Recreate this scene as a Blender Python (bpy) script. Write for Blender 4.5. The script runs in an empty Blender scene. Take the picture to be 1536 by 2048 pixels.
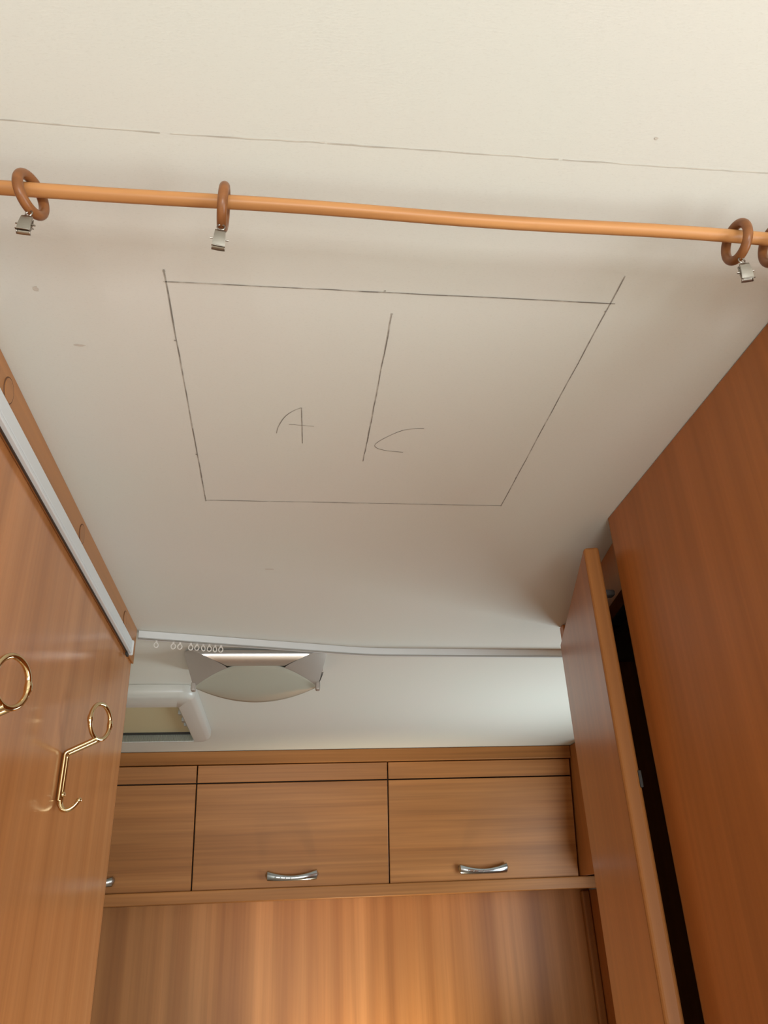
import bpy, bmesh, math, random
from mathutils import Vector, Matrix
random.seed(7)
S = bpy.context.scene
COL = S.collection
PI = math.pi
CEIL = 1.95

# ---------------------------------------------------------------- camera
cam_d = bpy.data.cameras.new('camera')
cam_d.sensor_fit = 'VERTICAL'
cam_d.sensor_height = 36.0
cam_d.lens = 36.0 * 1560.0 / 2048.0
cam_d.clip_start = 0.01
cam = bpy.data.objects.new('camera', cam_d)
COL.objects.link(cam)
S.camera = cam
yaw, pitch, roll = 0.13838, 0.47744, -0.04316
fwd = Vector((math.sin(yaw) * math.cos(pitch), math.cos(yaw) * math.cos(pitch), math.sin(pitch)))
rgt = Vector((math.cos(yaw), -math.sin(yaw), 0))
upv = rgt.cross(fwd)
r2 = math.cos(roll) * rgt + math.sin(roll) * upv
u2 = -math.sin(roll) * rgt + math.cos(roll) * upv
cam.matrix_world = Matrix(((r2.x, u2.x, -fwd.x, 0), (r2.y, u2.y, -fwd.y, 0), (r2.z, u2.z, -fwd.z, 1.453), (0, 0, 0, 1)))

# ---------------------------------------------------------------- sky, window daylight, exposure
w = bpy.data.worlds.new('sky')
S.world = w
w.use_nodes = True
w.node_tree.nodes['Background'].inputs[0].default_value = (0.80, 0.90, 1.0, 1)
w.node_tree.nodes['Background'].inputs[1].default_value = 0.15
S.view_settings.view_transform = 'Standard'
S.view_settings.look = 'None'
S.view_settings.exposure = 0.06
S.view_settings.gamma = 1.0
S.view_settings.use_curve_mapping = False


def window_light(loc, rot, sx, sy, power, col):
    d = bpy.data.lights.new('window_daylight', 'AREA')
    d.shape = 'RECTANGLE'
    d.size, d.size_y = sx, sy
    d.energy = power
    d.color = col
    o = bpy.data.objects.new('window_daylight', d)
    o.location = loc
    o.rotation_euler = rot
    COL.objects.link(o)


DAY = (0.93, 0.98, 1.0)
# right lounge window, left lounge window, front window, bedroom right window
window_light((1.092, -0.45, 1.15), (0, math.radians(90), 0), 0.50, 1.30, 19, DAY)
window_light((-1.092, -0.70, 1.15), (0, math.radians(-90), 0), 0.50, 1.0, 2, DAY)
window_light((0.30, -2.192, 0.78), (math.radians(90), 0, 0), 1.4, 0.6, 53, DAY)
window_light((1.092, 2.00, 1.36), (0, math.radians(90), 0), 0.46, 0.64, 10.5, (0.80, 0.95, 1.0))

# ---------------------------------------------------------------- materials


def new_mat(name):
    m = bpy.data.materials.new(name)
    m.use_nodes = True
    nt = m.node_tree
    return m, nt, nt.nodes['Principled BSDF']


def node(nt, kind, **kw):
    n = nt.nodes.new(kind)
    for k, v in kw.items():
        setattr(n, k, v)
    return n


def plain(name, col, rough=0.5, metal=0.0, coat=0.0):
    m, nt, b = new_mat(name)
    b.inputs['Base Color'].default_value = (*col, 1)
    b.inputs['Roughness'].default_value = rough
    b.inputs['Metallic'].default_value = metal
    b.inputs['Coat Weight'].default_value = coat
    n = node(nt, 'ShaderNodeTexNoise')
    n.inputs['Scale'].default_value = 60
    tc = node(nt, 'ShaderNodeTexCoord')
    nt.links.new(tc.outputs['Object'], n.inputs['Vector'])
    mr = node(nt, 'ShaderNodeMapRange')
    mr.inputs['To Min'].default_value = max(0.02, rough - 0.012)
    mr.inputs['To Max'].default_value = rough + 0.012
    nt.links.new(n.outputs['Fac'], mr.inputs['Value'])
    nt.links.new(mr.outputs['Result'], b.inputs['Roughness'])
    return m


def wood(name, axis, dark, mid, light, rough=0.33, stripe=11.0, seed=0.0, spec=0.28, along=0.25, cathedral=0.0, fine=0.90):
    """fruitwood veneer: broad soft strips, fine streaks and pores running along `axis`"""
    m, nt, b = new_mat(name)
    L = nt.links
    tc = node(nt, 'ShaderNodeTexCoord')
    oi = node(nt, 'ShaderNodeObjectInfo')
    add = node(nt, 'ShaderNodeVectorMath', operation='ADD')
    mul = node(nt, 'ShaderNodeMath', operation='MULTIPLY')
    mul.inputs[1].default_value = 9.0
    L.new(oi.outputs['Random'], mul.inputs[0])
    L.new(tc.outputs['Object'], add.inputs[0])
    L.new(mul.outputs[0], add.inputs[1])

    def tex(across, al, detail, rough_, dist=0.0):
        mp = node(nt, 'ShaderNodeMapping')
        sc = [across] * 3
        sc[axis] = al
        mp.inputs['Scale'].default_value = sc
        mp.inputs['Location'].default_value = (seed, seed * 1.7, seed * 0.6)
        L.new(add.outputs[0], mp.inputs['Vector'])
        n = node(nt, 'ShaderNodeTexNoise')
        n.inputs['Scale'].default_value = 1.0
        n.inputs['Detail'].default_value = detail
        n.inputs['Roughness'].default_value = rough_
        n.inputs['Distortion'].default_value = dist
        L.new(mp.outputs[0], n.inputs['Vector'])
        return n.outputs['Fac']
    a = tex(stripe, along, 1.0, 0.4)
    f = tex(95.0, 1.6, 3.0, 0.6, 0.25)
    g = tex(28.0, 1.1, 2.0, 0.5, cathedral)
    # strip tone
    ra = node(nt, 'ShaderNodeValToRGB')
    ra.color_ramp.elements[0].position = 0.30
    ra.color_ramp.elements[0].color = (*dark, 1)
    ra.color_ramp.elements[1].position = 0.72
    ra.color_ramp.elements[1].color = (*light, 1)
    e = ra.color_ramp.elements.new(0.5)
    e.color = (*mid, 1)
    L.new(a, ra.inputs[0])
    mg = node(nt, 'ShaderNodeMapRange')
    mg.inputs['From Min'].default_value = 0.3
    mg.inputs['From Max'].default_value = 0.7
    mg.inputs['To Min'].default_value = 0.91
    mg.inputs['To Max'].default_value = 1.06
    L.new(g, mg.inputs['Value'])
    mf = node(nt, 'ShaderNodeMapRange')
    mf.inputs['From Min'].default_value = 0.3
    mf.inputs['From Max'].default_value = 0.7
    mf.inputs['To Min'].default_value = fine
    mf.inputs['To Max'].default_value = 1.06
    L.new(f, mf.inputs['Value'])
    mm = node(nt, 'ShaderNodeMath', operation='MULTIPLY')
    L.new(mg.outputs[0], mm.inputs[0])
    L.new(mf.outputs[0], mm.inputs[1])
    vm = node(nt, 'ShaderNodeVectorMath', operation='SCALE')
    L.new(ra.outputs[0], vm.inputs[0])
    L.new(mm.outputs[0], vm.inputs['Scale'])
    L.new(vm.outputs[0], b.inputs['Base Color'])
    b.inputs['Roughness'].default_value = rough
    b.inputs['Specular IOR Level'].default_value = spec
    bp = node(nt, 'ShaderNodeBump')
    bp.inputs['Strength'].default_value = 0.03
    bp.inputs['Distance'].default_value = 0.001
    L.new(f, bp.inputs['Height'])
    L.new(bp.outputs[0], b.inputs['Normal'])
    return m


WD, WM, WL = (0.335, 0.130, 0.036), (0.380, 0.152, 0.044), (0.420, 0.174, 0.054)
W_V = wood('veneer_upright_lit', 2, (0.43, 0.168, 0.055), (0.485, 0.198, 0.069), (0.535, 0.228, 0.085), 0.17, 15.0, spec=0.38)  # same veneer, lightened to carry the stronger light on the left partition
W_VR = wood('veneer_upright_shaded', 2, (0.345, 0.115, 0.028), (0.370, 0.126, 0.032), (0.395, 0.138, 0.037), 0.30, 16.0, 3.0)  # same veneer, redder and darker to carry the shade on the wardrobe
W_H = wood('veneer_level', 0, WD, WM, WL, 0.40, 22.0, 5.0, spec=0.2, along=1.1, cathedral=0.6, fine=0.76)
W_L = wood('veneer_lengthwise', 1, WD, WM, WL, 0.33, 25.0, 2.0)
W_EDGE = wood('edge_banding', 2, (0.26, 0.10, 0.028), (0.31, 0.122, 0.034), (0.36, 0.145, 0.042), 0.45, 40.0, 8.0, spec=0.15)
W_BACK = wood('veneer_back', 2, (0.32, 0.124, 0.034), (0.40, 0.166, 0.050), (0.49, 0.215, 0.072), 0.36, 17.0, 1.0, spec=0.22)
W_ROD = wood('beech_dowel', 0, (0.38, 0.165, 0.055), (0.46, 0.205, 0.070), (0.53, 0.25, 0.090), 0.38, 160.0, 4.0, along=5.0)
W_RING = wood('stained_beech', 1, (0.185, 0.068, 0.022), (0.220, 0.082, 0.027), (0.255, 0.098, 0.033), 0.32, 160.0, 6.0, along=20.0)
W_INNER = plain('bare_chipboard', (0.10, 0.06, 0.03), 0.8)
SHADOW_GAP = plain('shadow_and_carcass_brown', (0.05, 0.025, 0.012), 0.8)  # dark brown for the painted shadow under the track and the locker carcass
SEAM = plain('brown_seam', (0.13, 0.05, 0.018), 0.7)
DULL = plain('dull_grey_plastic', (0.16, 0.14, 0.14), 0.6)
CHROME = plain('satin_chrome', (0.46, 0.49, 0.51), 0.20, 1.0)
STEEL = plain('nickel_steel', (0.34, 0.31, 0.27), 0.34, 1.0)
BRASS = plain('polished_brass', (0.74, 0.58, 0.33), 0.08, 1.0)
ALU = plain('silver_lacquer', (0.62, 0.58, 0.55), 0.24, 0.9)
ALU_MATT = plain('matt_silver_lacquer', (0.40, 0.36, 0.32), 0.5, 0.35)
WHITE = plain('white_plastic', (0.66, 0.68, 0.68), 0.35)
GREYP = plain('grey_plastic', (0.34, 0.34, 0.32), 0.5)
FRAMEW = plain('cream_plastic', (0.54, 0.53, 0.49), 0.30)
GLIDER = plain('clear_nylon', (0.72, 0.68, 0.62), 0.35)
BLIND = plain('cream_blind', (0.55, 0.49, 0.31), 0.55)
BLACK = plain('dark_seam', (0.02, 0.018, 0.015), 0.7)
NET = plain('pleated_net', (0.36, 0.36, 0.30), 0.7)
FLOORM = wood('floor_vinyl', 1, (0.50, 0.42, 0.33), (0.56, 0.48, 0.38), (0.62, 0.54, 0.43), 0.5, 9.0)
PUTTY = plain('grubby_mark', (0.57, 0.52, 0.45), 0.7)


def glass_mat():
    m, nt, b = new_mat('frosted_glass')
    b.inputs['Base Color'].default_value = (0.47, 0.465, 0.385, 1)
    b.inputs['Roughness'].default_value = 0.22
    b.inputs['Transmission Weight'].default_value = 0.15
    n = node(nt, 'ShaderNodeTexNoise')
    n.inputs['Scale'].default_value = 900
    bp = node(nt, 'ShaderNodeBump')
    bp.inputs['Strength'].default_value = 0.05
    nt.links.new(n.outputs['Fac'], bp.inputs['Height'])
    nt.links.new(bp.outputs[0], b.inputs['Normal'])
    return m


GLASS = glass_mat()


def pane_mat():
    m, nt, b = new_mat('window_pane')
    nt.nodes.remove(b)
    t = node(nt, 'ShaderNodeBsdfTransparent')
    t.inputs[0].default_value = (0.95, 0.97, 0.97, 1)
    g = node(nt, 'ShaderNodeBsdfGlossy')
    g.inputs['Roughness'].default_value = 0.05
    fr = node(nt, 'ShaderNodeFresnel')
    mx = node(nt, 'ShaderNodeMixShader')
    nt.links.new(fr.outputs[0], mx.inputs[0])
    nt.links.new(t.outputs[0], mx.inputs[1])
    nt.links.new(g.outputs[0], mx.inputs[2])
    nt.links.new(mx.outputs[0], nt.nodes['Material Output'].inputs[0])
    return m


PANE = pane_mat()


def ceiling_mat():
    m, nt, b = new_mat('ceiling_fabric_vinyl')
    L = nt.links
    tc = node(nt, 'ShaderNodeTexCoord')

    def fleck(sx, sy, scale, lo, hi):
        mp = node(nt, 'ShaderNodeMapping')
        mp.inputs['Scale'].default_value = (sx, sy, 1)
        L.new(tc.outputs['Object'], mp.inputs[0])
        n = node(nt, 'ShaderNodeTexNoise')
        n.inputs['Scale'].default_value = scale
        n.inputs['Detail'].default_value = 3
        L.new(mp.outputs[0], n.inputs['Vector'])
        r = node(nt, 'ShaderNodeMapRange')
        r.inputs['From Min'].default_value = lo
        r.inputs['From Max'].default_value = hi
        L.new(n.outputs['Fac'], r.inputs[0])
        return r.outputs[0], n.outputs['Fac']
    f1, h1 = fleck(1.0, 3.2, 260, 0.58, 0.72)
    f2, h2 = fleck(1.2, 2.6, 420, 0.58, 0.72)
    big, _ = fleck(1, 1, 5, 0.3, 0.7)
    mx = node(nt, 'ShaderNodeMath', operation='MAXIMUM')
    L.new(f1, mx.inputs[0])
    L.new(f2, mx.inputs[1])
    c = node(nt, 'ShaderNodeMix', data_type='RGBA')
    c.inputs[6].default_value = (0.695, 0.690, 0.635, 1)
    c.inputs[7].default_value = (0.662, 0.655, 0.598, 1)
    L.new(mx.outputs[0], c.inputs[0])
    c2 = node(nt, 'ShaderNodeMix', data_type='RGBA', blend_type='MULTIPLY')
    c2.inputs[0].default_value = 1.0
    L.new(c.outputs[2], c2.inputs[6])
    tint = node(nt, 'ShaderNodeMix', data_type='RGBA')
    tint.inputs[6].default_value = (1.0, 0.985, 0.98, 1)
    tint.inputs[7].default_value = (0.985, 1.0, 0.985, 1)
    L.new(big, tint.inputs[0])
    L.new(tint.outputs[2], c2.inputs[7])
    L.new(c2.outputs[2], b.inputs['Base Color'])
    b.inputs['Roughness'].default_value = 0.55
    b.inputs['Specular IOR Level'].default_value = 0.35
    bp = node(nt, 'ShaderNodeBump')
    bp.inputs['Strength'].default_value = 0.12
    bp.inputs['Distance'].default_value = 0.0006
    L.new(h1, bp.inputs['Height'])
    L.new(bp.outputs[0], b.inputs['Normal'])
    return m


CEILM = ceiling_mat()


def pencil_mat(name, col, lo, hi, scale):
    """graphite that skips over the ceiling's weave"""
    m, nt, b = new_mat(name)
    L = nt.links
    n = node(nt, 'ShaderNodeTexNoise')
    n.inputs['Scale'].default_value = scale
    n.inputs['Detail'].default_value = 4
    tc = node(nt, 'ShaderNodeTexCoord')
    L.new(tc.outputs['Object'], n.inputs['Vector'])
    r = node(nt, 'ShaderNodeMapRange')
    r.inputs['From Min'].default_value = lo
    r.inputs['From Max'].default_value = hi
    L.new(n.outputs['Fac'], r.inputs[0])
    c = node(nt, 'ShaderNodeMix', data_type='RGBA')
    c.inputs[6].default_value = (0.68, 0.64, 0.56, 1)
    c.inputs[7].default_value = (*col, 1)
    L.new(r.outputs[0], c.inputs[0])
    L.new(c.outputs[2], b.inputs['Base Color'])
    b.inputs['Roughness'].default_value = 0.6
    return m


PENCIL = pencil_mat('graphite', (0.21, 0.195, 0.17), 0.22, 0.55, 60)
PENCIL_FAINT = pencil_mat('graphite_faint', (0.46, 0.43, 0.38), 0.44, 0.62, 45)

# ---------------------------------------------------------------- mesh helpers


def link(name, bm, mat, parent=None, smooth=False):
    me = bpy.data.meshes.new(name)
    bmesh.ops.recalc_face_normals(bm, faces=bm.faces[:])
    bm.to_mesh(me)
    bm.free()
    for p in me.polygons:
        p.use_smooth = smooth
    if smooth:
        b2 = bmesh.new()
        b2.from_mesh(me)
        for e in b2.edges:
            if len(e.link_faces) == 2 and e.calc_face_angle(0) > math.radians(42):
                e.smooth = False
        b2.to_mesh(me)
        b2.free()
    mats = mat if isinstance(mat, (list, tuple)) else [mat]
    for x in mats:
        me.materials.append(x)
    o = bpy.data.objects.new(name, me)
    COL.objects.link(o)
    if parent:
        o.parent = parent
    return o


def add_box(bm, a, b, bev=0.0, seg=2):
    xs = [(min(a[i], b[i]), max(a[i], b[i])) for i in range(3)]
    v = [bm.verts.new((x, y, z)) for z in xs[2] for y in xs[1] for x in xs[0]]
    fs = [bm.faces.new([v[i] for i in q]) for q in ((0, 2, 3, 1), (4, 5, 7, 6), (0, 1, 5, 4), (2, 6, 7, 3), (0, 4, 6, 2), (1, 3, 7, 5))]
    if bev:
        es = {e for f in fs for e in f.edges}
        bmesh.ops.bevel(bm, geom=list(es), offset=bev, segments=seg, affect='EDGES', profile=0.5)


def box(name, a, b, mat, parent=None, bev=0.0015, seg=2):
    bm = bmesh.new()
    add_box(bm, a, b, bev, seg)
    return link(name, bm, mat, parent)


def add_tube(bm, pts, rad, seg=12, closed=False, caps=True):
    pts = [Vector(p) for p in pts]
    n = len(pts)
    rads = rad if isinstance(rad, (list, tuple)) else [rad] * n
    rings, ref = [], None
    for i, p in enumerate(pts):
        if closed:
            t = (pts[(i + 1) % n] - pts[i - 1]).normalized()
        else:
            t = (pts[min(i + 1, n - 1)] - pts[max(i - 1, 0)]).normalized()
        if ref is None:
            ref = t.orthogonal().normalized()
        ref = (ref - t * ref.dot(t)).normalized()
        q = t.cross(ref)
        rings.append([bm.verts.new(p + rads[i] * (math.cos(2 * PI * k / seg) * ref + math.sin(2 * PI * k / seg) * q)) for k in range(seg)])
    for i in range(n if closed else n - 1):
        A, B = rings[i], rings[(i + 1) % n]
        off = 0
        if closed and i == n - 1:
            off = min(range(seg), key=lambda o: (A[0].co - B[o].co).length)
        for k in range(seg):
            bm.faces.new((A[k], A[(k + 1) % seg], B[(k + 1 + off) % seg], B[(k + off) % seg]))
    if not closed and caps:
        bm.faces.new(rings[0][::-1])
        bm.faces.new(rings[-1])


def add_ball(bm, c, r, seg=12):
    bmesh.ops.create_uvsphere(bm, u_segments=seg, v_segments=seg // 2 + 2, radius=r, matrix=Matrix.Translation(c))


def add_grid(bm, rows):
    vs = [[bm.verts.new(p) for p in r] for r in rows]
    for a, b in zip(vs, vs[1:]):
        for k in range(len(a) - 1):
            bm.faces.new((a[k], a[k + 1], b[k + 1], b[k]))
    return vs


def empty(name, loc, label, cat, group=None, rot=(0, 0, 0)):
    o = bpy.data.objects.new(name, None)
    COL.objects.link(o)
    o.location = loc
    o.rotation_euler = rot
    o.empty_display_size = 0.02
    tag(o, label, cat, group)
    return o


def tag(o, label, cat=None, group=None):
    o['label'] = label
    if cat:
        o['category'] = cat
    if group:
        o['group'] = group
    return o


def structure(o, label=None):
    o['kind'] = 'structure'
    if label:
        o['label'] = label
    return o


def copy_tree(o, parent=None):
    c = o.copy()
    COL.objects.link(c)
    c.parent = parent
    for ch in o.children:
        copy_tree(ch, c)
    return c


def curve_pts3(pts, n=5):
    P = [Vector(p) for p in pts]
    out = []
    for i in range(len(P) - 1):
        p0, p1, p2, p3 = P[max(i - 1, 0)], P[i], P[i + 1], P[min(i + 2, len(P) - 1)]
        for k_ in range(n):
            t = k_ / n
            out.append(0.5 * ((2 * p1) + (p2 - p0) * t + (2 * p0 - 5 * p1 + 4 * p2 - p3) * t * t + (3 * p1 - p0 - 3 * p2 + p3) * t ** 3))
    out.append(P[-1])
    return out


# ---------------------------------------------------------------- the shell
fl = structure(box('floor', (-1.15, -2.25, -0.03), (1.15, 3.05, 0.0), FLOORM, bev=0))
fl['label'] = 'pale beige vinyl floor of the caravan'
ceiling = structure(box('ceiling', (-1.15, -2.25, CEIL), (1.15, 3.05, CEIL + 0.04), CEILM, bev=0), 'off-white flecked vinyl ceiling of the caravan')
wall_back = structure(box('wall_back', (-1.15, 3.0, 0.0), (1.15, 3.05, CEIL), W_BACK, bev=0), 'golden wood veneer wall under the lockers')
box('corner_trim', (1.064, 2.975, 0.0), (1.093, 2.9995, 1.507), W_EDGE, wall_back, 0.006, 3)


def side_wall(name, x0, x1, wins, label):
    """outer wall with real window openings: (y0, y1, z0, z1)"""
    bm = bmesh.new()
    ys = [-2.25]
    for (a, b, z0, z1) in wins:
        add_box(bm, (x0, ys[-1], 0), (x1, a, CEIL))
        add_box(bm, (x0, a, 0), (x1, b, z0))
        add_box(bm, (x0, a, z1), (x1, b, CEIL))
        ys.append(b)
    add_box(bm, (x0, ys[-1], 0), (x1, 3.0, CEIL))
    return structure(link(name, bm, CEILM), label)


wall_right = side_wall('wall_right', 1.10, 1.15, [(-1.10, 0.20, 0.90, 1.40), (1.68, 2.32, 1.13, 1.59)], 'outer right wall of the caravan with windows')
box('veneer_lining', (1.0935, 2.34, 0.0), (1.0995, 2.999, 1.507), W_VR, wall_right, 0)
side_wall('wall_left_outer', -1.15, -1.10, [(-1.20, -0.20, 0.90, 1.40)], 'outer left wall of the caravan with a window')
bm = bmesh.new()
for a, b in (((-1.1, 0), (-0.40, CEIL)), ((1.0, 0), (1.1, CEIL)), ((-0.40, 0), (1.0, 0.48)), ((-0.40, 1.08), (1.0, CEIL))):
    add_box(bm, (a[0], -2.25, a[1]), (b[0], -2.20, b[1]))
structure(link('wall_front', bm, CEILM), 'front wall of the caravan with its wide window')
k = 0
for axis, c, a0, a1, z0, z1 in ((0, 1.125, -1.10, 0.20, 0.90, 1.40), (0, 1.125, 1.68, 2.32, 1.13, 1.59), (0, -1.125, -1.20, -0.20, 0.90, 1.40), (1, -2.225, -0.40, 1.0, 0.48, 1.08)):
    k += 1
    P = (lambda s, t, z: (c + t, s, z)) if axis == 0 else (lambda s, t, z: (s, c + t, z))
    bm = bmesh.new()
    fw = 0.03
    for s0, s1, q0, q1 in ((a0, a1, z0, z0 + fw), (a0, a1, z1 - fw, z1), (a0, a0 + fw, z0 + fw, z1 - fw), (a1 - fw, a1, z0 + fw, z1 - fw)):
        add_box(bm, P(s0, -0.02, q0), P(s1, 0.02, q1))
    wo = structure(link('window_%d' % k, bm, FRAMEW), 'grey-framed caravan window')
    box('window_pane', P(a0 + fw, -0.003, z0 + fw), P(a1 - fw, 0.003, z1 - fw), PANE, wo, 0)

# left partition with the hooks: panel, rounded edge band, top batten with screw caps
wall_left = structure(box('wall_left', (-0.305, 0.30, 0.0), (-0.28, 1.443, CEIL), W_V, bev=0), 'orange-brown veneer partition with brass hooks')
bm = bmesh.new()
add_tube(bm, [(-0.2925, 1.443, 0.0), (-0.2925, 1.443, CEIL - 0.001)], 0.0126, 20)
link('edge_band', bm, W_EDGE, wall_left, True)
bat = box('batten', (-0.28, 0.30, 1.883), (-0.2765, 1.449, CEIL), W_L, wall_left, 0.001)
for y in (0.667, 0.992, 1.329):
    bm = bmesh.new()
    add_tube(bm, [(-0.2767, y, 1.928), (-0.2757, y, 1.928), (-0.2753, y, 1.928)], [0.0125, 0.0125, 0.0110], 24)
    cap = link('screw_cap', bm, W_L, bat)
    bm = bmesh.new()
    add_tube(bm, [(-0.2764, y + 0.0131 * math.sin(2 * PI * q / 32), 1.928 + 0.0131 * math.cos(2 * PI * q / 32)) for q in range(32)], 0.0008, 6, True)
    link('cap_seam', bm, SEAM, bat)

# ---------------------------------------------------------------- pencil marks on the ceiling
ZP = CEIL - 0.0004


def stroke(name, pts, wd, mat, label=None, jitter=0.0):
    pts2 = [Vector((p[0], p[1], 0)) for p in pts]
    bm = bmesh.new()
    L_, R_ = [], []
    for i, p in enumerate(pts2):
        t = (pts2[min(i + 1, len(pts2) - 1)] - pts2[max(i - 1, 0)]).normalized()
        nrm = Vector((-t.y, t.x, 0))
        ww = wd * (1 + random.uniform(-jitter, jitter)) / 2
        L_.append((p + nrm * ww))
        R_.append((p - nrm * ww))
    for z in (ZP,):
        add_grid(bm, [[(q.x, q.y, z) for q in L_], [(q.x, q.y, z) for q in R_]])
    o = link(name, bm, mat, ceiling)
    if label:
        o['label'] = label
    return o


def seg_pts(a, b, n=14, wob=0.0003):
    return [(a[0] + (b[0] - a[0]) * i / n + random.uniform(-wob, wob) * (0 < i < n), a[1] + (b[1] - a[1]) * i / n + random.uniform(-wob, wob) * (0 < i < n)) for i in range(n + 1)]


def curve_pts(pts, n=6):
    out = []
    P = [Vector((*p, 0)) for p in pts]
    for i in range(len(P) - 1):
        p0, p1, p2, p3 = P[max(i - 1, 0)], P[i], P[i + 1], P[min(i + 2, len(P) - 1)]
        for k in range(n):
            t = k / n
            q = 0.5 * ((2 * p1) + (p2 - p0) * t + (2 * p0 - 5 * p1 + 4 * p2 - p3) * t * t + (3 * p1 - p0 - 3 * p2 + p3) * t ** 3)
            out.append((q.x, q.y))
    out.append(pts[-1])
    return out


stroke('pencil_line', seg_pts((-0.1115, 0.5268), (0.2980, 0.5232)), 0.0013, PENCIL, 'pencil line, near side of the marked square', 0.2)
stroke('pencil_line', seg_pts((-0.1092, 0.5122), (-0.1078, 0.9305)), 0.0013, PENCIL, 'pencil line, left side of the marked square', 0.2)
stroke('pencil_line', seg_pts((0.2935, 0.4884), (0.2923, 0.9260)), 0.0011, PENCIL, 'pencil line, right side of the marked square', 0.2)
stroke('pencil_line', seg_pts((-0.1082, 0.9277), (0.2928, 0.9248)), 0.0012, PENCIL, 'pencil line, far side of the marked square', 0.2)
stroke('pencil_line', seg_pts((0.0924, 0.5517), (0.0914, 0.7642)) + seg_pts((0.0914, 0.7642), (0.0905, 0.8173), 4)[1:], 0.0011, PENCIL, 'short pencil line between the letters A and C', 0.2)
for i, (a, b) in enumerate([((-0.2021, 0.379), (-0.095, 0.3798)), ((-0.088, 0.3797), (0.021, 0.3773)), ((0.023, 0.3775), (0.1955, 0.3758)), ((0.1985, 0.3758), (0.300, 0.3745)), ((0.300, 0.3745), (0.3619, 0.3733)), ((-0.28, 0.379), (-0.2021, 0.379)), ((0.3619, 0.3733), (0.457, 0.372))]):
    stroke('faint_line', seg_pts(a, b, 10), 0.0007, PENCIL_FAINT, None, 0.4)
A = [curve_pts([(-0.0146, 0.761), (-0.0123, 0.7465), (-0.0052, 0.7271), (0.004, 0.7149), (0.0126, 0.7086)]), seg_pts((0.0126, 0.7086), (0.0156, 0.7806), 6), seg_pts((-0.0006, 0.7417), (0.0276, 0.744), 5)]
bmA = bmesh.new()
bmC = bmesh.new()


def ribbon(bm, pts, wd):
    p2 = [Vector((p[0], p[1], 0)) for p in pts]
    Lr = [[], []]
    for i, p in enumerate(p2):
        t = (p2[min(i + 1, len(p2) - 1)] - p2[max(i - 1, 0)]).normalized()
        nn = Vector((-t.y, t.x, 0)) * wd / 2
        Lr[0].append((p.x + nn.x, p.y + nn.y, ZP))
        Lr[1].append((p.x - nn.x, p.y - nn.y, ZP))
    add_grid(bm, Lr)


for q in A:
    ribbon(bmA, q, 0.0009)
ribbon(bmC, curve_pts([(0.154, 0.7415), (0.1407, 0.7423), (0.127, 0.7483), (0.1087, 0.7664), (0.1012, 0.7789), (0.105, 0.7865), (0.1177, 0.7914), (0.1369, 0.7937)]), 0.0009)
link('pencil_letter', bmA, PENCIL, ceiling)['label'] = 'pencilled capital letter A'
link('pencil_letter', bmC, PENCIL, ceiling)['label'] = 'pencilled capital letter C'
bm = bmesh.new()
for x, y in ((-0.1105, 0.6048), (-0.1093, 0.8122), (0.0824, 0.523), (0.2923, 0.8474), (0.2928, 0.5338), (0.0924, 0.5525), (0.0914, 0.7642), (-0.1092, 0.514)):
    bmesh.ops.create_circle(bm, cap_ends=True, segments=8, radius=0.0011, matrix=Matrix.Translation((x, y, ZP - 0.0002)))
link('pencil_dot', bm, PENCIL, ceiling)['label'] = 'small pencil dots along the marked lines'
for (x, y, rx, ry) in ((-0.2217, 0.5443, 0.0022, 0.0035), (-0.2010, 0.6185, 0.0050, 0.0016), (-0.0261, 1.1555, 0.008, 0.002), (0.262, 0.352, 0.0014, 0.001)):
    bm = bmesh.new()
    vs = [bm.verts.new((x + rx * (1 + random.uniform(-.3, .3)) * math.cos(t * PI / 6), y + ry * (1 + random.uniform(-.3, .3)) * math.sin(t * PI / 6), ZP)) for t in range(12)]
    bm.faces.new(vs)
    link('smudge', bm, PUTTY, ceiling)

# ---------------------------------------------------------------- wardrobe on the right, its door ajar
wr = empty('wardrobe', (0.458, 0.96, 0), 'tall orange-brown veneer wardrobe at right with a narrow door standing ajar', 'wardrobe')
o = wr.location


def local(root, p):
    return (p[0] - root.location.x, p[1] - root.location.y, p[2] - root.location.z)


def wbox(name, a, b, mat, bev=0.0015, seg=2):
    return box(name, local(wr, a), local(wr, b), mat, wr, bev, seg)


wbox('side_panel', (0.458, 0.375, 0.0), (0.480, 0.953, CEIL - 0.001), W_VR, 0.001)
bm = bmesh.new()
add_tube(bm, [local(wr, (0.4695, 0.952, 0)), local(wr, (0.4695, 0.952, CEIL - 0.0015))], 0.0116, 20)
link('edge_band', bm, W_EDGE, wr, True)
# header over the doorway follows the slightly splayed front
bm = bmesh.new()
hp = [(0.488, 0.968), (0.546, 1.410), (0.566, 1.410), (0.508, 0.968)]
vv = [[bm.verts.new(local(wr, (x, y, z))) for x, y in hp] for z in (1.872, CEIL - 0.001)]
bm.faces.new(vv[0])
bm.faces.new(vv[1])
for i in range(4):
    bm.faces.new((vv[0][i], vv[0][(i + 1) % 4], vv[1][(i + 1) % 4], vv[1][i]))
link('header', bm, W_VR, wr)  # darker veneer copy puts the recess shade into the header's colour
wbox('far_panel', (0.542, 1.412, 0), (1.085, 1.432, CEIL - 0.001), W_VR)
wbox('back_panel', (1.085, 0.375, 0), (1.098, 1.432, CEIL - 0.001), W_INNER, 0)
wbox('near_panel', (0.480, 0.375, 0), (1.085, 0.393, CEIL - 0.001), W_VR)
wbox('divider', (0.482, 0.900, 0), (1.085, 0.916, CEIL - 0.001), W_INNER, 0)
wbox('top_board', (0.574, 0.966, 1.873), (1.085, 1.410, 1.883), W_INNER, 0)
wbox('catch', (0.468, 1.034, 1.8625), (0.486, 1.050, 1.8718), DULL, 0.003)
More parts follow.
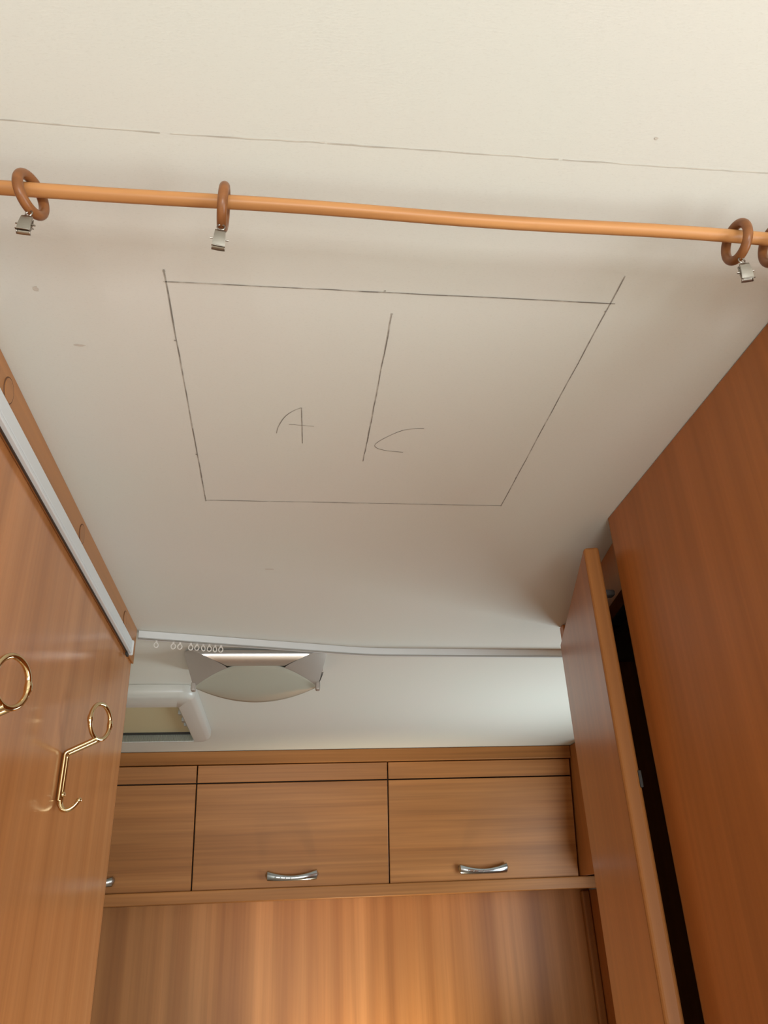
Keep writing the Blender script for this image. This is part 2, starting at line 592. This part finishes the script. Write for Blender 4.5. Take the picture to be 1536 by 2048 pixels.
# door: hinge edge far, free edge near the camera
HX, HY = 0.526, 1.398
NX, NY = 0.4165, 0.962
dv = Vector((NX - HX, NY - HY, 0))
dl = dv.length
ang = math.atan2(dv.y, dv.x)
door = bpy.data.objects.new('door', None)
COL.objects.link(door)
door.parent = wr
door.location = local(wr, (HX, HY, 0))
door.rotation_euler = (0, 0, ang)
DT = 1.903
# local: +x towards free edge, thickness to +y side
sgn = 1
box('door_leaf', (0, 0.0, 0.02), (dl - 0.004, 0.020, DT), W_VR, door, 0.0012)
bm = bmesh.new()
add_box(bm, (dl - 0.006, -0.0006, 0.02), (dl + 0.004, 0.0206, DT + 0.0006), 0.0045, 3)
link('edge_band', bm, W_EDGE, door)
box('strike_plate', (dl - 0.002, 0.0185, 1.580), (dl + 0.0052, 0.0225, 1.600), BLACK, door, 0.0008)
bm = bmesh.new()
add_tube(bm, [(dl - 0.026, 0.020, 1.322), (dl - 0.026, 0.030, 1.322), (dl - 0.026, 0.033, 1.322), (dl - 0.026, 0.037, 1.322), (dl - 0.026, 0.041, 1.322), (dl - 0.026, 0.0435, 1.322), (dl - 0.026, 0.0445, 1.322)], [0.006, 0.006, 0.0088, 0.0105, 0.0098, 0.0070, 0.003], 20)
link('latch_knob', bm, GREYP, door, True)

# ---------------------------------------------------------------- rear overhead lockers
cor = structure(box('trim_1', (-1.095, 2.652, 1.9085), (0.977, 2.700, CEIL - 0.001), W_H, None, 0.002), 'wooden cornice strip between lockers and ceiling')
sh = empty('shelf_board', (0.0, 2.722, 1.508), 'long wooden bottom board under the row of overhead lockers', 'shelf')
box('board', (-1.095, 0.016, 0.004), (1.098, 0.275, 0.026), W_H, sh, 0)
box('lip', (-1.095, -0.010, 0.0), (1.098, 0.016, 0.0355), W_H, sh, 0.003, 3)
ep = empty('end_cupboard', (0.978, 2.50, 1.51), 'dark wooden end panel closing the right end of the lockers', 'panel')
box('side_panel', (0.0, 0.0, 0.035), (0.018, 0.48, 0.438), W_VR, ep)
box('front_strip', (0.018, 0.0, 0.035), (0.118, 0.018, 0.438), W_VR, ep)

TILT = math.atan2(0.067, 0.366)


def handle_mesh():
    bm = bmesh.new()
    n, seg = 26, 14
    rows = []
    for i in range(n + 1):
        t = -1 + 2 * i / n
        x = 0.083 * t
        e = abs(t)
        depth = 0.026 - 0.016 * e ** 3.0
        rz = 0.0078 + 0.0078 * e ** 1.8
        ry = 0.0052 + 0.0060 * e ** 2.5
        drop = 0.0155 - rz
        k = 1.0
        if e > 0.93:
            k = math.sqrt(max(0.02, 1 - ((e - 0.93) / 0.07) ** 2))
        c = Vector((x, -depth, -drop))
        rows.append([c + Vector((0, -ry * k * math.cos(2 * PI * j / seg), rz * k * math.sin(2 * PI * j / seg))) for j in range(seg)] )
    vs = [[bm.verts.new(p) for p in r] for r in rows]
    for a, b in zip(vs, vs[1:]):
        for j in range(seg):
            bm.faces.new((a[j], a[(j + 1) % seg], b[(j + 1) % seg], b[j]))
    bm.faces.new(vs[0])
    bm.faces.new(vs[-1][::-1])
    for s in (-1, 1):
        add_tube(bm, [(s * 0.075, -0.012, 0.002), (s * 0.075, 0.0, 0.002)], 0.007, 14)
    for x in (-0.052, -0.036, -0.020, -0.004):
        e = abs(x / 0.083)
        dd = 0.026 - 0.016 * e ** 3 + 0.0052 + 0.0060 * e ** 2.5
        add_ball(bm, (x, -dd + 0.0009, -(0.0155 - 0.0078 - 0.0078 * e ** 1.8)), 0.0024, 8)
    return bm


HANDLE = None
for x0, x1, hx, lab in ((-0.892, -0.2735, -0.5835, 'leftmost overhead locker, half hidden by the left partition'),
                        (-0.2695, 0.3440, 0.0370, 'middle overhead locker below the glass ceiling lamp, whole door in view'),
                        (0.3480, 0.9720, 0.6510, 'right overhead locker beside the dark end panel')):
    lk = empty('overhead_locker', ((x0 + x1) / 2, 2.660, 1.9065), lab, 'locker', 'overhead lockers on the rear wall', (TILT, 0, 0))
    hw = (x1 - x0) / 2
    box('upper_panel', (-hw, 0.0, -0.0535), (hw, 0.018, -0.001), W_H, lk, 0.0015)
    d = bpy.data.objects.new
    dr = box('door', (-hw, 0.0, -0.3690), (hw, 0.018, -0.0575), W_H, lk, 0.0015)
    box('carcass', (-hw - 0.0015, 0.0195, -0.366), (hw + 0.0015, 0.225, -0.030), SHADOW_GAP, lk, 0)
    if HANDLE is None:
        ho = link('handle', handle_mesh(), CHROME, dr, True)
        HANDLE = ho.data
    else:
        ho = bpy.data.objects.new('handle', HANDLE)
        COL.objects.link(ho)
        ho.parent = dr
    ho.location = (hx - (x0 + x1) / 2, 0, -0.331)
    ho['label'] = 'chrome bow handle with raised dots'

# added lamp, unseen below the view, put in for the warm pool on the veneer
pool_lamp = empty('added_pool_lamp', (0.30, 2.998, 0.44), 'added small white lamp low on the rear wall, unseen, for the warm pool', 'lamp')
bm = bmesh.new()
add_tube(bm, [(0, 0, 0), (0, -0.012, 0)], 0.035, 20)
add_tube(bm, curve_pts3([(0, -0.012, 0), (0, -0.16, -0.03), (0, -0.292, 0.010)]), 0.006, 10)
link('bracket', bm, WHITE, pool_lamp, True)
aim = Vector((0, 0.40, 0.9165))
hd = Vector((0, -0.295, 0.008))
bm = bmesh.new()
add_tube(bm, [hd, hd + aim * 0.02, hd + aim * 0.055], [0.014, 0.026, 0.045], 24, caps=False)
link('shade', bm, WHITE, pool_lamp, True)
ld = bpy.data.lights.new('added_pool_light', 'SPOT')
ld.energy = 50.0
ld.color = (1.0, 0.86, 0.58)
ld.shadow_soft_size = 0.03
ld.spot_size = math.radians(80)
ld.spot_blend = 1.0
lo = bpy.data.objects.new('added_pool_light', ld)
lo.location = Vector((0.30, 2.998, 0.44)) + hd + aim * 0.057
lo.rotation_euler = aim.to_track_quat('-Z', 'Y').to_euler()
COL.objects.link(lo)

# ---------------------------------------------------------------- curtain tracks


def track(name, pts, label, prof):
    """extruded profile swept along pts in the ceiling plane; prof = (across, down) loop"""
    bm = bmesh.new()
    P = [Vector(p) for p in pts]
    rings = []
    for i, p in enumerate(P):
        t = (P[min(i + 1, len(P) - 1)] - P[max(i - 1, 0)]).normalized()
        nn = Vector((t.y, -t.x, 0))
        rings.append([bm.verts.new(p + nn * a + Vector((0, 0, -d_))) for a, d_ in prof])
    m = len(prof)
    for A_, B_ in zip(rings, rings[1:]):
        for k_ in range(m):
            bm.faces.new((A_[k_], A_[(k_ + 1) % m], B_[(k_ + 1) % m], B_[k_]))
    bm.faces.new(rings[0])
    bm.faces.new(rings[-1][::-1])
    return link(name, bm, WHITE)


def smooth_path(pts, r=0.06, n=8):
    P = [Vector(p) for p in pts]
    out = [P[0]]
    for i in range(1, len(P) - 1):
        a = P[i] + (P[i - 1] - P[i]).normalized() * r
        b = P[i] + (P[i + 1] - P[i]).normalized() * r
        for k_ in range(n + 1):
            t = k_ / n
            out.append((1 - t) ** 2 * a + 2 * t * (1 - t) * P[i] + t * t * b)
    out.append(P[-1])
    return out


tr = empty('curtain_track', (0.17, 1.57, CEIL - 0.012), 'thin white ceiling curtain track with a bend in the middle', 'curtain track')
path = smooth_path([(-0.276, 1.462, CEIL - 0.0005), (0.175, 1.572, CEIL - 0.0005), (0.66, 1.588, CEIL - 0.0005)])
path = [p - tr.location for p in path]
PROF = [(-0.0075, 0), (0.0075, 0), (0.0075, 0.0135), (0.0030, 0.0135), (0.0030, 0.0100), (-0.0030, 0.0100), (-0.0030, 0.0135), (-0.0075, 0.0135)]
ob = track('rail', path, '', PROF)
ob.parent = tr
ob2 = track('lower_lip', path, '', [(0.0032, 0.0137), (0.0090, 0.0137), (0.0090, 0.0155), (0.0032, 0.0155)])
ob2.data.materials.clear()
ob2.data.materials.append(GREYP)
ob2.parent = tr

tl = empty('curtain_track', (-0.2765, 0.85, 1.886), 'wide white curtain track along the top of the left partition', 'curtain track')
bm = bmesh.new()
add_box(bm, (0.0, -0.55, 0.0035), (0.0060, 0.535, 0.0225), 0.0015, 2)
link('rail', bm, WHITE, tl)
bm = bmesh.new()
add_box(bm, (0.0005, -0.549, -0.0015), (0.0050, 0.532, 0.0040))
link('groove', bm, GREYP, tl)
bm = bmesh.new()
add_box(bm, (0.0, -0.55, -0.0035), (0.0072, 0.533, 0.0014), 0.0009, 2)
link('lower_lip', bm, WHITE, tl)
bm = bmesh.new()
add_box(bm, (0.0, 0.5355, -0.005), (0.0085, 0.5425, 0.0225), 0.0025, 3)
link('end_cap', bm, WHITE, tl)
box('painted_shadow', (0.0, -0.55, -0.0050), (0.0022, 0.525, -0.0036), SHADOW_GAP, tl, 0)  # dark strip that paints the shadow below the track
box('end_shadow', (0.0, 0.514, -0.0115), (0.004, 0.528, -0.0064), BLACK, tl, 0.001)  # dark block that paints the shadow by the end cap

# gliders in the ceiling track


def glider_mesh():
    bm = bmesh.new()
    add_tube(bm, [Vector((0.0040 * math.cos(2 * PI * k_ / 16), 0, -0.0100 + 0.0050 * math.sin(2 * PI * k_ / 16))) for k_ in range(16)], 0.0011, 8, True)
    add_box(bm, (-0.0020, -0.0012, -0.0055), (0.0020, 0.0012, 0.0030), 0.0005, 1)
    add_box(bm, (-0.0026, -0.0026, 0.0028), (0.0026, 0.0026, 0.0042), 0.0004, 1)
    return bm


def track_y(x):
    return 1.462 + (x + 0.276) * (0.110 / 0.451)


G = [(-0.243, 'lone white curtain glider nearest the left end of the ceiling track'),
     (-0.212, 'left glider of the close pair on the ceiling curtain track'),
     (-0.200, 'right glider of the close pair on the ceiling curtain track'),
     (-0.180, 'leftmost white glider in the row of six beside the lamp'),
     (-0.1685, 'second white glider in the row of six beside the lamp'),
     (-0.157, 'third white glider in the row of six beside the lamp'),
     (-0.1455, 'fourth white glider in the row of six beside the lamp'),
     (-0.1345, 'fifth white glider in the row of six beside the lamp'),
     (-0.124, 'rightmost white glider in the row of six beside the lamp')]
gm = None
for x, lab in G:
    if gm is None:
        g = link('curtain_glider', glider_mesh(), GLIDER, None, True)
        gm = g.data
    else:
        g = bpy.data.objects.new('curtain_glider', gm)
        COL.objects.link(g)
    g.location = (x, track_y(x), CEIL - 0.0142)
    g.rotation_euler = (random.uniform(-0.1, 0.1), 0, math.radians(13) + random.uniform(-0.5, 0.5))
    tag(g, lab, 'curtain glider', 'gliders on the ceiling curtain track')

# ---------------------------------------------------------------- curtain rod with clip rings
RZ, RR = 1.910, 0.0050
rod = empty('curtain_rod', (0.089, 0.402, RZ), 'honey coloured round wooden curtain rod spanning below the ceiling', 'curtain rod')
bm = bmesh.new()
add_tube(bm, [(-0.366 + 0.732 * i / 20, 0.0008 * math.sin(i * 0.7), 0.0004 * math.sin(i * 0.9)) for i in range(21)], RR, 20)
link('dowel', bm, W_ROD, rod, True)
for s, x in ((-1, -0.3685), (1, 0.3685)):
    bm = bmesh.new()
    add_tube(bm, [(x, 0, 0), (x - s * 0.004, 0, 0), (x - s * 0.004, 0, 0), (x - s * 0.016, 0, 0)], [0.014, 0.014, 0.0085, 0.0075], 20)
    link('socket', bm, W_ROD, rod)

RING_R, RING_T = 0.0141, 0.0036


def make_ring():
    root = empty('curtain_ring', (0, 0, 0), '', 'curtain ring')
    bm = bmesh.new()
    add_tube(bm, [(0, RING_R * math.sin(2 * PI * k_ / 64), RING_R * math.cos(2 * PI * k_ / 64)) for k_ in range(64)], RING_T, 20, True)
    link('hoop', bm, W_RING, root, True)
    bm = bmesh.new()
    ez = -RING_R - RING_T - 0.0018
    add_tube(bm, [(0.0026 * math.cos(2 * PI * k_ / 16), 0, ez + 0.0026 * math.sin(2 * PI * k_ / 16)) for k_ in range(16)], 0.0006, 8, True)
    add_tube(bm, [(0, 0, ez + 0.0022), (0, 0, ez + 0.0070)], 0.0007, 8)
    link('eyelet', bm, STEEL, root, True)
    return root


def make_clip(root, swing, spin, side):
    """spring clip: two pressed jaws on a pin, hanging from the eyelet"""
    c = bpy.data.objects.new('clip', None)
    COL.objects.link(c)
    c.parent = root
    c.location = (0, 0, -RING_R - RING_T - 0.0042)
    c.rotation_euler = (swing, side, spin)
    # wire loop
    bm = bmesh.new()
    add_tube(bm, [(-0.0028, 0, -0.0040), (-0.0022, 0, -0.0008), (0, 0, 0.0004), (0.0022, 0, -0.0008), (0.0028, 0, -0.0040)], 0.0005, 8)
    link('wire_loop', bm, STEEL, c, True)
    for s in (-1, 1):
        bm = bmesh.new()
        w0, w1 = 0.0036, 0.0046
        rows = []
        for i in range(9):
            t = i / 8
            z = -0.0022 - 0.0138 * t
            wd = w0 + (w1 - w0) * t
            y = s * (0.0022 + 0.0010 * math.sin(PI * t) - 0.0020 * t)
            if i == 8:
                y = s * 0.0026
            rows.append([(-wd, y - s * 0.0014, z), (-wd, y, z), (-wd * 0.5, y + s * 0.0002, z), (0, y + s * 0.0003, z), (wd * 0.5, y + s * 0.0002, z), (wd, y, z), (wd, y - s * 0.0014, z)])
        add_grid(bm, rows)
        jo = link('jaw', bm, STEEL, c, True)
        md = jo.modifiers.new('thickness', 'SOLIDIFY')
        md.thickness = 0.0005
    bm = bmesh.new()
    add_tube(bm, [(-0.0064, 0, -0.0085), (0.0064, 0, -0.0085)], 0.0006, 8)
    link('pin', bm, STEEL, c, True)
    bm = bmesh.new()
    add_grid(bm, [[(-0.0030, 0.003, -0.0075), (0.0030, 0.003, -0.0075)], [(-0.0034, 0.0065, -0.0050), (0.0034, 0.0065, -0.0050)]])
    lv = link('lever', bm, STEEL, c)
    lv.modifiers.new('thickness', 'SOLIDIFY').thickness = 0.0005
    return c


drop = RING_R - RING_T - RR - 0.0002
rings = [(-0.1805, math.radians(-22), math.radians(-6), (-0.05, math.radians(25), 0.15), 'brown wooden curtain ring with clip, leftmost on the rod'),
         (-0.0497, math.radians(3), math.radians(2), (0.10, 0.05, 0.02), 'brown wooden curtain ring with clip, seen edge-on above the marked square'),
         (0.3400, math.radians(4), math.radians(3), (0.10, math.radians(-15), -0.12), 'brown wooden curtain ring with clip, at the right end before the last ring'),
         (0.3715, math.radians(5), math.radians(3), (0.1, math.radians(-10), 0.1), 'brown wooden curtain ring cut off by the right edge of the photo')]
for x, yw, lean, (sw, sp, sd), lab in rings:
    r = make_ring()
    r.location = (x, 0.402, RZ - drop)
    r.rotation_euler = (0, lean, yw)
    tag(r, lab, 'curtain ring', 'wooden clip rings on the curtain rod')
    make_clip(r, sw, sp, sd)

# ---------------------------------------------------------------- ceiling lamp
lamp = empty('ceiling_lamp', (-0.058, 1.62, CEIL), 'silver ceiling lamp with curved frosted glass shade beyond the track', 'lamp')


def T(u):
    return Vector((0.146 * u, -0.060 + 0.016 * u * u, -0.005))


def N(u):
    return Vector((0.129 * u, -0.047 + 0.072 * u * u, -0.029 - 0.031 * u * u))


def F(u):
    return Vector((0.129 * u, 0.085 - 0.060 * u * u, -0.077 + 0.017 * u * u))


box('base_plate', (-0.143, -0.038, -0.005), (0.143, 0.10, -0.0005), ALU, lamp, 0.001)
PR = curve_pts3([(0, -0.058, -0.005), (0, -0.0585, -0.013), (0, -0.0545, -0.022), (0, -0.0485, -0.0285), (0, -0.042, -0.0335)], 4)


def crease(v):
    return 0.146 * (0.92 * (1 - v) ** 1.25 + 0.40 * (1 - (1 - v) ** 1.25))


bm = bmesh.new()
rows = []
for q, pp in enumerate(PR):
    xa = crease(q / (len(PR) - 1))
    rows.append([Vector((xa * (-1 + i / 12), pp.y, pp.z)) for i in range(25)])
add_grid(bm, rows)
band = link('reflector', bm, ALU, lamp, True)
for s in (-1, 1):
    bm = bmesh.new()
    rows = []
    for q, pp in enumerate(PR):
        v = q / (len(PR) - 1)
        c0 = Vector((s * crease(v), pp.y, pp.z))
        c1 = T(s).lerp(N(s), v)
        row = []
        for i in range(11):
            k_ = i / 10
            p = c0.lerp(c1, k_)
            p += (N(s * (0.45 + 0.55 * k_)) - p) * v ** 4
            row.append(p)
        rows.append(row)
    add_grid(bm, rows)
    link('wing', bm, ALU_MATT, lamp, True)
    bm = bmesh.new()
    add_box(bm, (s * 0.124, 0.014, -0.068), (s * 0.134, 0.032, -0.050), 0.003, 2)
    link('shade_clip', bm, ALU_MATT, lamp)
bm = bmesh.new()
rows = []
for j in range(11):
    v = j / 10
    row = []
    for i in range(33):
        u = -1 + 2 * i / 32
        u = math.copysign(abs(u) ** 0.9, u)
        p = N(u).lerp(F(u), v)
        p.z -= 0.014 * math.sin(PI * v) * (1 - u * u)
        row.append(p)
    rows.append(row)
add_grid(bm, rows)
gl = link('glass_shade', bm, GLASS, lamp, True)
gl.modifiers.new('thickness', 'SOLIDIFY').thickness = 0.003
gl['label'] = 'curved frosted glass shade'
bm = bmesh.new()
rows = [[Vector((0.146 * u, 0.10, -0.006)).lerp(F(u), v) for u in [i / 10 - 1 for i in range(21)]] for v in [j / 4 for j in range(5)]]
add_grid(bm, rows)
link('rear_skirt', bm, ALU, lamp, True)

# ---------------------------------------------------------------- rooflight
rl = empty('rooflight', (-0.468, 2.10, CEIL), 'white framed rooflight with closed cream blind beside the left partition', 'rooflight')
x0, x1, y0, y1, zb = -0.262, 0.262, -0.262, 0.262, -0.030
bm = bmesh.new()
ix0, ix1, iy0, iy1 = -0.212, 0.212, -0.160, 0.247


def rr(hx0, hx1, hy0, hy1, r, z, n=6):
    pts = []
    for cx, cy, a0 in ((hx1 - r, hy1 - r, 0), (hx0 + r, hy1 - r, 90), (hx0 + r, hy0 + r, 180), (hx1 - r, hy0 + r, 270)):
        for k_ in range(n + 1):
            a = math.radians(a0 + 90 * k_ / n)
            pts.append(Vector((cx + r * math.cos(a), cy + r * math.sin(a), z)))
    return pts


loops = [rr(x0, x1, y0, y1, 0.035, -0.0005), rr(x0, x1, y0, y1, 0.035, zb + 0.014), rr(x0 + 0.004, x1 - 0.004, y0 + 0.004, y1 - 0.003, 0.033, zb + 0.005), rr(x0 + 0.013, x1 - 0.013, y0 + 0.013, y1 - 0.006, 0.026, zb), rr(ix0 - 0.004, ix1 + 0.004, iy0 - 0.004, iy1 + 0.002, 0.006, zb), rr(ix0, ix1, iy0, iy1, 0.004, zb + 0.004), rr(ix0, ix1, iy0, iy1, 0.004, -0.0005)]
vs = [[bm.verts.new(p) for p in lp] for lp in loops]
for a, b in zip(vs, vs[1:]):
    for k_ in range(len(a)):
        bm.faces.new((a[k_], a[(k_ + 1) % len(a)], b[(k_ + 1) % len(a)], b[k_]))
link('frame', bm, FRAMEW, rl, True)
bm = bmesh.new()
rows = []
for j in range(13):
    v = j / 12
    y = iy0 + 0.002 + (iy1 - iy0 - 0.016) * v
    rows.append([(ix0 + 0.003 + (ix1 - ix0 - 0.006) * i / 20, y, -0.006 - 0.004 * math.exp(-((v - 0.06) / 0.05) ** 2) - 0.002 * math.sin(PI * v) * (i / 20)) for i in range(21)])
add_grid(bm, rows)
link('blind', bm, BLIND, rl, True)
box('blind_rail', (ix0 + 0.002, iy1 - 0.016, -0.012), (ix1 - 0.002, iy1 - 0.010, -0.006), BLACK, rl, 0)
bm = bmesh.new()
nP = 120
rows = [[], []]
for i in range(nP * 2 + 1):
    x = ix0 + 0.002 + (ix1 - ix0 - 0.004) * i / (nP * 2)
    y = iy1 - 0.006 + (0.0032 if i % 2 else 0)
    rows[0].append((x, y, -0.0115))
    rows[1].append((x, y, zb + 0.001))
add_grid(bm, rows)
link('fly_screen', bm, NET, rl)
for y, h in ((-0.06, 0.016), (0.02, 0.022), (0.075, 0.012)):
    box('catch', (ix1 - 0.010, y, -0.022), (ix1 - 0.0005, y + h, -0.012), GREYP, rl, 0.001)
box('runner', (ix1 - 0.006, iy0 + 0.004, -0.011), (ix1 - 0.0005, iy1 - 0.016, -0.0065), GREYP, rl, 0.0005)

# ---------------------------------------------------------------- brass hooks on the left partition


def make_hook():
    root = empty('coat_hook', (0, 0, 0), '', 'hook')
    # origin on the wall face at the bend; +x out of the wall, z up
    bm = bmesh.new()
    for s in (-1, 1):
        add_tube(bm, [(0.0035, s * 0.0062, -0.056), (0.0035, s * 0.0062, 0.0)], 0.0029, 10)
    add_box(bm, (0.0008, -0.0062, -0.055), (0.0034, 0.0062, -0.001), 0.0005, 1)
    link('back_plate', bm, BRASS, root, True)
    bm = bmesh.new()
    ex, ez = 0.0400, 0.0185
    for s in (-1, 1):
        add_tube(bm, [(0.0035, s * 0.0062, 0.0), (0.0042, s * 0.0062, 0.0022), (0.0065, s * 0.0062, 0.0038), (ex - 0.006, s * 0.0062, ez - 0.0018), (ex, s * 0.0066, ez + 0.0012)], 0.0028, 10)
    add_box(bm, (0.003, -0.004, -0.002), (0.006, 0.004, 0.003), 0.0005, 1)
    link('arm', bm, BRASS, root, True)
    bm = bmesh.new()
    R_ = 0.0228
    ax = Vector((0.375, 0.927, 0))
    c = Vector((ex + 0.0005, 0, ez + R_ + 0.001))
    pts, rad = [], []
    n = 56
    for k_ in range(n):
        a = 2 * PI * k_ / n
        p = c + ax * R_ * 0.98 * math.sin(a) + Vector((0, 0, -R_ * math.cos(a)))
        pts.append(p)
        dd = min(abs((a - PI / 2)), abs(a - 3 * PI / 2))
        rad.append(0.0037 if dd < 0.20 else 0.0029)
    add_tube(bm, pts, rad, 10, True)
    link('ring', bm, BRASS, root, True)
    bm = bmesh.new()
    hp_ = [(0.0038, 0, -0.052), (0.0045, 0, -0.060), (0.0085, 0, -0.0655), (0.0150, 0, -0.0660), (0.0215, 0, -0.0620), (0.0265, 0, -0.0555)]
    add_tube(bm, curve_pts3(hp_), [0.0040 - 0.0014 * i / 25 for i in range(26)], 10)
    add_ball(bm, (0.0268, 0, -0.0550), 0.0034, 12)
    link('prong', bm, BRASS, root, True)
    bm = bmesh.new()
    add_ball(bm, (0.0062, 0, -0.048), 0.0036, 12)
    link('screw', bm, BRASS, root, True)
    return root


h1 = make_hook()
h1.location = (-0.2798, 1.075, 1.652)
tag(h1, 'polished brass coat hook with ring, wholly in view on left partition', 'hook', 'brass hooks on the left partition')
h2 = copy_tree(h1)
h2.location = (-0.2798, 0.715, 1.607)
tag(h2, 'polished brass coat hook cut off by the left photo edge, only its ring showing', 'hook', 'brass hooks on the left partition')
